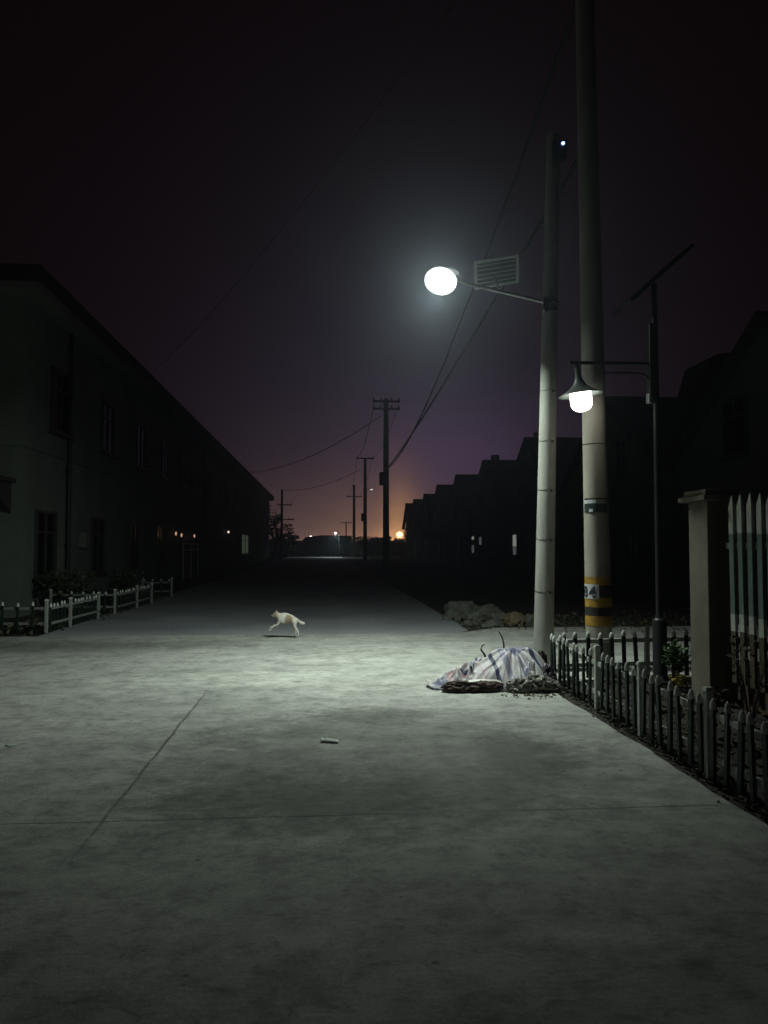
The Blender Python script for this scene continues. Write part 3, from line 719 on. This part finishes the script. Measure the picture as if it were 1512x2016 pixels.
# ------------------------------------------------------------------ dog
def dog():
    me = bpy.data.meshes.new('dog'); V = []; E_ = []; RAD = []
    def chain(pts, start=None):
        last = start
        for (x, y, z, r) in pts:
            V.append((x, y, z)); RAD.append(r if isinstance(r, tuple) else (r, r)); i = len(V) - 1
            if last is not None: E_.append((last, i))
            last = i
        return last
    pel = chain([(.15, 0, .288, (.064, .078))])
    loin = chain([(.075, 0, .293, (.062, .082))], pel)
    rib = chain([(-.005, 0, .300, (.07, .094))], loin)
    chest = chain([(-.075, 0, .303, (.072, .108))], rib)
    neck = chain([(-.13, 0, .335, .06)], chest)
    neck2 = chain([(-.162, 0, .352, .048)], neck)
    head = chain([(-.19, 0, .362, .047)], neck2)
    muz = chain([(-.22, 0, .349, .032), (-.245, 0, .336, .023), (-.257, 0, .331, .015)], head)
    # forelegs thrown forward
    chain([(-.13, .035, .26, .034), (-.175, .038, .215, .022), (-.235, .038, .17, .016), (-.285, .04, .115, .014), (-.31, .04, .105, .012)], chest)
    chain([(-.12, -.035, .255, .034), (-.155, -.038, .205, .022), (-.205, -.038, .19, .017), (-.26, -.04, .165, .014), (-.285, -.04, .168, .012)], chest)
    # hind legs pushing off
    chain([(.14, .04, .245, .047), (.115, .045, .17, .032), (.165, .046, .095, .019), (.158, .046, .025, .015), (.13, .046, .012, .014)], pel)
    chain([(.15, -.04, .245, .047), (.14, -.045, .175, .032), (.20, -.046, .115, .018), (.215, -.046, .045, .014), (.19, -.046, .02, .013)], pel)
    chain([(.20, 0, .265, .026), (.24, 0, .232, .028), (.285, 0, .218, .032), (.325, 0, .222, .016)], pel)
    for s in (-1, 1): chain([(-.176, .03 * s, .397, .017), (-.164, .042 * s, .412, .009)], head)
    me.from_pydata(V, E_, [])
    o = bpy.data.objects.new('dog', me); COL.objects.link(o)
    md = o.modifiers.new('skin', 'SKIN'); md.use_smooth_shade = True
    for i, sv in enumerate(me.skin_vertices[0].data): sv.radius = RAD[i]; sv.use_root = (i == 0)
    s = o.modifiers.new('sub', 'SUBSURF'); s.levels = 2; s.render_levels = 2
    m, nt, b = newmat('white_tan_fur'); co = objco(nt)
    sp = nt.nodes.new('ShaderNodeSeparateXYZ'); nt.links.new(co, sp.inputs[0])
    nz = noise_(nt, co, 14, 4)
    def sph(c, r):
        vm = nt.nodes.new('ShaderNodeVectorMath'); vm.operation = 'DISTANCE'; nt.links.new(co, vm.inputs[0]); vm.inputs[1].default_value = c
        return math_(nt, 'MULTIPLY', math_(nt, 'SUBTRACT', math_(nt, 'ADD', r, math_(nt, 'MULTIPLY', math_(nt, 'SUBTRACT', nz, .5), .06)), vm.outputs['Value']), 30, True)
    col = mix(nt, noise_(nt, co, 40, 3), (.48, .46, .42), (.60, .58, .53))
    col = mix(nt, math_(nt, 'MULTIPLY', sph((.045, -.06, .29), .085), .9), col, (.24, .17, .11))
    col = mix(nt, math_(nt, 'MULTIPLY', sph((-.195, 0, .372), .085), .85), col, (.30, .24, .17))
    col = mix(nt, sph((.21, 0, .265), .032), col, (.1, .08, .06))
    nt.links.new(col, b.inputs['Base Color']); b.inputs['Roughness'].default_value = .85
    bump(nt, b, noise_(nt, co, 160, 3), .4, .004)
    me.materials.append(m)
    for s_ in (-1, 1):
        mb = MB(); mb.blob((-.216, .027 * s_, .37), (.006, .006, .006), 0, 1, 2); mb.build('eye', M['black'], o, True)
    mb = MB(); mb.blob((-.269, 0, .333), (.008, .009, .008), 0, 1, 2); mb.build('nose', M['black'], o, True)
    o.location = (-.60, 12.72, 0); o.scale = (.94, 1.2, 1.06)
    return tag(o, 'small white and tan dog running left across the junction', 'dog')
dog()

# ------------------------------------------------------------------ long building on the left
lb = thing('building', 'long two storey pale building along the left side of the road', 'building', (-6.5, 17.1, 0))
LEN = 76
mb = MB(); mb.box((-6, LEN / 2, 3.45), (12, LEN, 6.96)); mb.build('wall', M['wallL'], lb)
mb = MB(); mb.box((.03, LEN / 2 + .03, 3.72), (.06, LEN, .12)); mb.box((-6, -.03, 3.72), (12.12, .06, .12)); mb.build('string_course', M['wallL'], lb)
mb = MB(); mb.box((-6, LEN / 2, 7.0), (13, LEN + 1.2, .14)); mb.build('eaves', M['fascia'], lb)
mb = MB(); z0, z1 = 7.072, 7.42
mb.add([(-12.55,-.65,z0),(.55,-.65,z0),(.55,LEN+.65,z0),(-12.55,LEN+.65,z0),(-12.55,-.65,z1),(.55,-.65,z1),(.55,LEN+.65,z1),(-12.55,LEN+.65,z1),(-6,6,8.5),(-6,LEN-6,8.5)],
       ((0,1,2,3),(0,1,5,4),(1,2,6,5),(2,3,7,6),(3,0,4,7),(4,5,8),(5,6,9,8),(6,7,9),(7,4,8,9)))
mb.build('roof', M['roof'], lb)
def window_meshes(w, h, t=.07):
    a = MB()
    for s in (-1, 1):
        a.box((.03, s * (w/2 - t/2), h/2), (.08, t, h)); a.box((.03, 0, h/2 + s * (h/2 - t/2)), (.08, w - 2*t, t))
    a.box((.025, 0, h/2), (.06, t * .7, h - 2*t)); a.box((.024, 0, h * .68), (.055, w - 2*t, t * .7))
    a.box((.09, 0, -.04), (.18, w + .16, .07))
    b = MB(); b.box((.008, 0, h/2), (.012, w - 2*t, h - 2*t))
    return a, b
a_, b_ = window_meshes(1.3, 1.56)
w0 = a_.build('window', M['frame'], lb); b_.build('pane', M['glass'], w0); w0.location = (0, 1.45, .76)
for k in range(1, 12):
    if k not in (4, 5, 11): copy_part(w0, (0, 1.45 + 4.2 * k, .76))
for k in range(12): copy_part(w0, (0, 2.3 + 4.2 * k, 4.25))
a_, b_ = window_meshes(5.6, 1.6, .06)
wg = a_.build('window', M['frame'], lb); b_.build('lit_pane', M['wingreen'], wg); wg.location = (0, 47.4, .85)
for k in (0, 1): 
    mb = MB(); y = 2.85 + 22 * k
    mb.tube([(.09, y, 0), (.09, y, 6.9)], .055, 10)
    for z in (1.5, 3.4, 5.4): mb.box((.06, y, z), (.12, .14, .04))
    mb.build('drainpipe', M['darkmetal'], lb, True)
mb = MB(); mb.box((.1, 4.1, 1.66), (.2, .34, .4)); mb.build('meter_box', M['fascia'], lb, False, .01)
mb = MB(); mb.prism([(-3.6, 2.95), (-.1, 2.95), (-.1, 2.86), (-3.6, 2.86)], -1.3, -.003); mb.build('awning', M['roof'], lb)
mb = MB(); mb.box((-1.85, -1.32, 2.935), (3.56, .03, .05)); mb.build('awning_trim', M['white'], lb)
mb = MB(); mb.add([(-.2,-.003,2.2),(-.2,-.003,2.85),(-.2,-1.2,2.85),(-.24,-.003,2.2),(-.24,-.003,2.85),(-.24,-1.2,2.85)], ((0,1,2),(3,5,4),(0,3,4,1),(1,4,5,2),(2,5,3,0))); mb.build('awning_bracket', M['roof'], lb)
mb = MB(); mb.box((.04, 19.2, 1.05), (.06, 1.1, 2.1)); mb.build('door', M['frame'], lb)
# three glow spots imitating reflections; pale streaks below built as a railing
first = None
for y, z in ((16.45, 2.03), (17.75, 1.98), (21.2, 1.99)):
    mb = MB(); mb.blob((.2, y, z), (.04, .04, .085), 0, 1, 2); mb.build('wall_light_spot', M['amber'], lb, True)
mb = MB(); mb.tube([(.35, 17.4, 1.6), (.35, 21.4, 1.6)], .03, 8); mb.tube([(.35, 17.4, 1.32), (.35, 21.4, 1.32)], .03, 8)
for y in (17.4, 19.4, 21.4): mb.tube([(.35, y, 0), (.35, y, 1.6)], .025, 8)
mb.build('streak_railing', M['white'], lb)
mb = MB(); mb.blob((.25, 34.3, 2.42), (.07, .07, .08), 0, 1, 2); mb.build('wall_light_spot', M['farlamp2'], lb, True)

# ------------------------------------------------------------------ row of houses on the right
def house_proto():
    """gable end to the road, ridge running away from it; origin under the ridge at the road face"""
    t = thing('house', '', 'house', (10, 26.4, 0), 0, 'row houses on the right of the road')
    HL, RZ, SL = 4.55, 6.55, .60
    ez = RZ - SL * HL
    def across(mb, poly, x0, x1):
        n = len(poly); vs = [(x0, y, z) for y, z in poly] + [(x1, y, z) for y, z in poly]
        mb.add(vs, [tuple(range(n)), tuple(range(2*n-1, n-1, -1))] + [(i, i+n, (i+1) % n + n, (i+1) % n) for i in range(n)])
    mb = MB(); across(mb, [(-HL, -.03), (-HL, ez), (0, RZ), (HL, ez), (HL, -.03)], 0, 12); mb.build('wall', M['wallR'], t)
    mb = MB(); o = .004; e = HL + .28
    across(mb, [(-e, RZ - SL*e + o), (0, RZ + o), (e, RZ - SL*e + o), (e, RZ - SL*e + .2), (0, RZ + .27), (-e, RZ - SL*e + .2)], -.25, 12.2); mb.build('roof', M['roof'], t)
    a_, b_ = window_meshes(1.1, 1.4)
    w = a_.build('window', M['frame'], t); b_.build('pane', M['glass'], w); w.location = (0, -2.2, 1.0); w.rotation_euler = (0, 0, R(180))
    for p in ((0, 2.4, 1.0), (0, -1.4, 3.7), (0, 1.4, 3.7)): copy_part(w, p)
    for p in ((2.5, -HL, 1.0), (6.5, -HL, 1.0)): c = copy_part(w, p); c.rotation_euler = (0, 0, R(-90))
    mb = MB(); mb.box((-.03, 0, 1.05), (.08, 1.1, 2.1)); mb.build('door', M['frame'], t)
    return t
hp = house_proto()
names = ['nearest dark house at the right edge with the highest roofline', 'second dark house from the right, behind the lamp post, with a raised roof block', 'third dark house from the right, its roofline just left of the leaning pole',
         'dark row house with a small chimney and a narrow window with a painted reflection', 'dark row house whose roofline starts left of the chimneyed house', 'dark house in the middle of the stepped roofline',
         'small dark house third from the far end of the row', 'small dark house second from the far end of the row', 'farthest house of the row, beside the orange light']
YS = [16.5, 26.4, 36.7, 46.6, 56.3, 65.8, 74.6, 83.2, 91.2]
hs_ = []
for i, y in enumerate(YS):
    h = hp if i == 1 else copy_tree(hp)
    h.location = (10, y, 0); h['label'] = names[i]; hs_.append(h)
    if i >= 6: h.scale = (1, .86, .97)
def lit(h, y, z, w, hh, m):  # glowing pane that imitates a lamp's reflection in the glass
    mb = MB(); mb.box((-.05, y, z), (.05, w, hh)); return mb.build('window_reflection', m, h)
lit(hs_[2], 2.85, 1.78, .55, .6, M['winreflect']); lit(hs_[2], 2.85, 1.25, .5, .42, M['winreflect2'])
lit(hs_[3], 1.75, 1.82, .5, .5, M['winreflect2']); lit(hs_[3], 4.2, 2.03, .5, .2, M['winreflect']); lit(hs_[3], 4.2, 1.3, .5, .5, M['winreflect2'])
for (y, z) in ((1.9, 3.2), (1.9, 4.1), (2.7, 2.4), (3.2, 3.6)): lit(hs_[8], y, z, .5, .6, M['winreflectwarm'])
mb = MB(); mb.box((.75, .9, 6.75), (.45, .45, .9)); mb.build('chimney', M['roof'], hs_[3])
mb = MB(); mb.blob((.35, 0, 6.95), (.14, .2, .14), .1, 1, 2); mb.build('roof_tank', M['white'], hs_[2], True)
mb = MB(); mb.prism([(2.7, 5.6), (3.5, 8.1), (4.9, 8.25), (7.2, 8.3), (7.2, 5.6)], -1.2, 1.2); mb.build('roof_block', M['roof'], hs_[1])

# ------------------------------------------------------------------ far utility poles
def upole(loc, h, r, arms, label, box=None, lamp=None):
    t = thing('utility_pole', label, 'utility pole', loc, 0)
    mb = MB(); mb.tube([(0,0,-.03),(0,0,h)], [r, r*.72], 12); mb.build('shaft', M['wood'], t, True)
    for (z, w, c) in arms:
        mb = MB(); mb.box((c, -r - .03, z), (w, .1, .12)); a = mb.build('crossarm', M['wood'], t)
        mb = MB()
        for k in (-.46, -.2, .2, .46): mb.tube([(c + w*k, -r-.03, z+.06), (c + w*k, -r-.03, z+.24)], [.05, .035], 8)
        mb.build('insulators', M['wood'], a)
    if box: 
        mb = MB(); mb.box((-.22, -r*.5, box), (.34, .5, .75)); mb.build('switch_box', M['wood'], t)
    return t
upole((3.66, 45, 0), 10.2, .2, ((10.0, 1.6, .0), (9.55, 1.6, .0)), 'tallest near utility pole with double crossarms, centre of the photo', 5.45)
upole((4.05, 75, 0), 10.15, .2, ((10.05, 1.75, 0),), 'middle utility pole with one crossarm left of the tallest pole', 4.3)
upole((4.23, 107, 0), 10.0, .22, ((8.35, 2.2, 0),), 'thin far utility pole with a low crossarm, left of the T shaped pole')
upole((4.4, 150, 0), 6.2, .15, ((6.0, 2.2, 0),), 'tiny farthest utility pole on the horizon by the road')
upole((-4.57, 85, 0), 7.7, .16, ((6.0, 1.6, .3), (4.4, 1.9, .4)), 'dim utility pole by the far end of the left building')
def cable(label, a, b, sag, r=.018, n=24):
    a, b = Vector(a), Vector(b)
    pts = [a.lerp(b, i / n) - Vector((0, 0, sag * 4 * (i / n) * (1 - i / n))) for i in range(n + 1)]
    mb = MB(); mb.tube(pts, r, 6); return tag(mb.build('cable', M['cable'], None, True), label, 'cable')
cable('lower cable from the banded concrete pole down to the tallest far utility pole', (3.12, 8.72, 6.3), (3.6, 45, 5.9), .25, .03)
cable('upper cable sagging from high on the banded pole to the tallest far utility pole', (3.08, 8.74, 8.2), (3.62, 45, 5.98), 1.15, .026)
cable('cable from the tallest far pole across the road to the left eaves', (3.4, 45, 9.2), (-6.0, 62, 7.35), .7, .022)
cable('overhead cable crossing the road high from left eaves to the banded pole', (-6.0, 27, 7.45), (3.08, 8.72, 10.2), .5, .007)
for dx, nm in ((-.73, 'left'), (.73, 'right')):
    cable('wire on the %s arm ends between the tallest and middle far poles' % nm, (3.66 + dx, 45, 9.75), (4.05 + dx, 75, 10.25), .7, .02)
    cable('wire on the %s arm ends between the middle and thin far poles' % nm, (4.05 + dx, 75, 10.25), (4.23 + dx, 107, 8.55), .8, .02)
cable('thin far cable from the middle pole across to the left roadside pole', (3.6, 75, 9.0), (-4.57, 85, 7.6), .6, .02)

# ------------------------------------------------------------------ far lamps
def far_lamp(loc, z, label, rad, m, energy=0, color=(1,.9,.8), arm=.5, dirx=-1, name='street_lamp'):
    t = thing(name, label, 'street lamp', loc)
    mb = MB(); mb.tube([(0,0,-.03),(0,0,z+.1),(dirx*arm*.6,0,z+.25),(dirx*arm,0,z+.22)], [.06,.045,.035,.03], 8); mb.build('post', M['darkmetal'], t, True)
    mb = MB(); mb.blob((dirx*arm, 0, z), (rad, rad, rad*.9), 0, 1, 3); mb.build('lamp_globe', m, t, True)
    if energy:
        l = bpy.data.lights.new('lamp_light', 'AREA'); l.shape = 'DISK'; l.size = .3; l.energy = energy; l.color = color
        o = bpy.data.objects.new('lamp_light', l); COL.objects.link(o); o.parent = t; o.location = (dirx*arm, 0, z - rad - .02)
    return t
far_lamp((-1.94, 150, 0), 3.25, 'leftmost small white lamp on the far horizon', .26, M['farlamp'])
far_lamp((2.1, 103, 0), 3.2, 'small white far lamp lighting a strip of road', .17, M['farlamp'], 190, (.85, 1, .95))
far_lamp((4.3, 140, 0), 2.85, 'faint far lamp just left of the low trees', .12, M['farlamp2'])
pl = thing('pole_lamp', 'tiny lamp high on an arm of the middle utility pole', 'lamp', (4.1, 74.8, 7.0))
mb = MB(); mb.tube([(0,0,-.1),(.35,-.05,.12),(.55,-.05,.1)], .025, 8); mb.build('arm', M['darkmetal'], pl, True)
mb = MB(); mb.blob((.56, -.05, 0), (.14, .1, .06), 0, 1, 2); mb.build('lamp_globe', M['farlamp2'], pl, True)
og_ = far_lamp((10.42, 105, 0), 3.05, 'large orange glowing lamp low on the horizon beside the house row', .5, M['sodium'], arm=.02, dirx=-1)  # globe enlarged to stand in for the lamp's bloom
og = og_
l = bpy.data.lights.new('added_orange_glare', 'AREA'); l.shape = 'DISK'; l.size = .5; l.energy = 75; l.color = (1, .5, .16)  # disk light added facing the camera to make the orange halo
o = bpy.data.objects.new('added_orange_glare', l); COL.objects.link(o); o.parent = og; o.location = (-.07, -.53, 3.05); o.rotation_euler = (R(88), 0, R(5))


# ------------------------------------------------------------------ trees at the end of the road
def tree(loc, h, r, n, size, label, seed, low=.12):
    rnd = random.Random(seed); t = thing('tree', label, 'tree', loc, 0, 'trees at the end of the road')
    mb = MB(); mb.tube([(0,0,-.05),(.05*h,0,h*.35),(0,.02*h,h*.8)], [.035*h, .025*h, .008*h], 8)
    for k in range(5):
        a = rnd.uniform(0, 6.28); mb.tube([(.03*h,0,h*.3),(r*.35*math.cos(a), r*.35*math.sin(a), h*.55),(r*.7*math.cos(a), r*.7*math.sin(a), h*rnd.uniform(.6,.85))], [.016*h,.011*h,.004*h], 6)
    mb.build('trunk', M['bark'], t)
    cl = [(rnd.gauss(0, .42)*r, rnd.gauss(0, .42)*r, h*rnd.uniform(low + .12, .9), rnd.uniform(.22, .5)) for k in range(16)]
    mb = MB()
    for k in range(n):
        c = rnd.choice(cl); v = Vector((rnd.gauss(0,1), rnd.gauss(0,1), rnd.gauss(0,1))).normalized() * rnd.uniform(.4, 1)
        mb.leaf((c[0]+v.x*r*c[3], c[1]+v.y*r*c[3], max(.05, min(h, c[2]+v.z*h*.3*c[3]))), size*rnd.uniform(.6,1.4), rnd)
    mb.build('crown', M['leafdark'], t)
TR = [((5.2,108,0),2.9,1.9,'low bushy tree right of the thin far pole'), ((7.2,112,0),3.2,2.0,'bushy tree between the two nearest far poles'), ((8.9,109,0),3.0,1.3,'bushy tree just right of the tallest pole base'),
      ((3.4,112,0),2.2,1.4,'small bush beside the far end of the road'), ((10.6,101.5,0),1.9,1.6,'low bush under the orange lamp'), ((8.3,100,0),2.2,1.6,'low round bush in front of the tallest pole trees'),
      ((6.2,97,0),2.0,1.7,'low scrubby bush at the right road edge'),
      ((-6.2,98,0),6.6,2.4,'dark tree past the far corner of the left building'), ((-4.9,106,0),4.0,1.9,'smaller tree right of the dark tree by the left building'), ((-8.5,102,0),7.6,2.4,'tallest dark tree behind the left building end'), ((-5.9,118,0),3.0,2.2,'low tree at the left end of the far horizon')]
for i, (p, h, r, lb_) in enumerate(TR): tree(p, h, r, 900, .34, lb_, 40 + i, .05)
rnd = random.Random(77); mb = MB()
for k in range(2600):
    x = rnd.uniform(-70, 70); y = rnd.uniform(158, 190); h = 1.3 + .9 * noise.noise(Vector((x*.08, 1, 0))) + 1.2 * noise.noise(Vector((x*.31, 5, 0)))
    if x < -6 or x > 8: h += 1.6
    mb.leaf((x, y, max(.1, rnd.random() ** .6 * max(.6, h))), rnd.uniform(.7, 1.5), rnd)
tag(mb.build('far_woods', M['leafdark']), 'dark low woods on the horizon beyond the road', 'woods', kind='stuff')
mb = MB(); vs = []
for i in range(81):
    x = -145 + 290 * i / 80; h = 4.2 + 2.6 * noise.noise(Vector((x * .03, 2, 0))) + 1.4 * noise.noise(Vector((x*.12, 7, 0)))
    vs += [(x, 360, -.04), (x, 372, max(.8, h)), (x, 392, -.04)]
mb.add(vs, [q for i in range(80) for q in ((3*i, 3*i+3, 3*i+4, 3*i+1), (3*i+1, 3*i+4, 3*i+5, 3*i+2))])
tag(mb.build('hills', M['soil'], None, True), kind='structure')
wh = thing('skyline_block', 'far low warehouse with a pale top, added for the skyline glow at the road end', 'skyline_block', (.6, 122, 0))  # added block; its pale top imitates a glow on the skyline
mb = MB(); mb.box((0, 4, 1.5), (7.4, 8, 3.06)); mb.build('wall', M['wallR'], wh)
wh.scale = (1, 1, .8)
mb = MB(); mb.prism([(-3.9, 3.04), (-3.4, 3.6), (-1, 4.0), (3.9, 3.9), (3.9, 3.04)], -.2, 8.2); mb.build('roof', M['fascia'], wh)

# ------------------------------------------------------------------ haze
mb = MB(); mb.box((0, 190, 7), (320, 440, 16.5))
hz = mb.build('haze', bpy.data.materials.new('night_haze')); tag(hz, kind='stuff')
hz['label'] = 'thin night haze filling the air of the whole street'; hz['category'] = 'haze'
hm = hz.data.materials[0]; hm.use_nodes = True; nt = hm.node_tree; nt.nodes.clear()
out = nt.nodes.new('ShaderNodeOutputMaterial'); pv = nt.nodes.new('ShaderNodeVolumePrincipled')
pv.inputs['Color'].default_value = (.72, .85, 1.0, 1); pv.inputs['Density'].default_value = .0032; pv.inputs['Anisotropy'].default_value = .84
nt.links.new(pv.outputs[0], out.inputs['Volume'])

# ------------------------------------------------------------------ night sky
w = bpy.data.worlds.new('World'); sc.world = w; w.use_nodes = True; nt = w.node_tree
bg = nt.nodes['Background']; tc = nt.nodes.new('ShaderNodeTexCoord'); sp = nt.nodes.new('ShaderNodeSeparateXYZ')
nt.links.new(tc.outputs['Generated'], sp.inputs[0])
el = math_(nt, 'MAXIMUM', sp.outputs[2], 0.0)
az = math_(nt, 'ARCTAN2', sp.outputs[0], sp.outputs[1])          # 0 = along the road, + to the right
def gauss(v, c, s):
    d = math_(nt, 'DIVIDE', math_(nt, 'SUBTRACT', v, c), s); return math_(nt, 'EXPONENT', math_(nt, 'MULTIPLY', math_(nt, 'MULTIPLY', d, d), -1.0))
def expo(v, s): return math_(nt, 'EXPONENT', math_(nt, 'DIVIDE', v, -s))
def layer(base, col, f): return mix(nt, 1.0, base, mix(nt, f, (0,0,0), col), 'ADD')
c = (.0027, .0014, .0019)
c = layer(c, (.015, .012, .0235), math_(nt, 'MULTIPLY', gauss(el, 0.05, .27), gauss(az, .10, .26)))
c = layer(c, (.010, .0055, .0065), math_(nt, 'MULTIPLY', expo(el, .22), gauss(az, .0, .6)))
c = layer(c, (.036, .020, .043), math_(nt, 'MULTIPLY', gauss(el, .10, .08), gauss(az, .17, .12)))
c = layer(c, (.46, .265, .225), math_(nt, 'MULTIPLY', expo(el, .034), gauss(az, .02, .14)))
c = layer(c, (.95, .46, .19), math_(nt, 'MULTIPLY', expo(el, .024), gauss(az, .085, .07)))
c = layer(c, (2.6, 1.2, .34), math_(nt, 'MULTIPLY', expo(el, .024), gauss(az, .099, .022)))  # the orange lamp's halo, painted into the sky colour
nt.links.new(c, bg.inputs[0]); bg.inputs[1].default_value = 1.0

# ------------------------------------------------------------------ camera and render
cd = bpy.data.cameras.new('camera'); cam = bpy.data.objects.new('camera', cd); COL.objects.link(cam); sc.camera = cam
cd.sensor_fit = 'VERTICAL'; cd.sensor_height = 36; cd.sensor_width = 27; cd.lens = 36 * 1514 / 2016
cd.clip_end = 2000; cd.clip_start = .05
cam.location = (0, 0, 1.5); cam.rotation_euler = (R(90 + 2.53), 0, R(-4.5))
sc.view_settings.view_transform = 'Standard'; sc.view_settings.look = 'None'; sc.view_settings.exposure = 0; sc.view_settings.gamma = 1
sc.render.engine = 'CYCLES'
cy = sc.cycles; cy.use_denoising = True; cy.max_bounces = 5; cy.diffuse_bounces = 3; cy.volume_bounces = 0; cy.transparent_max_bounces = 4
cy.sample_clamp_indirect = 4.0
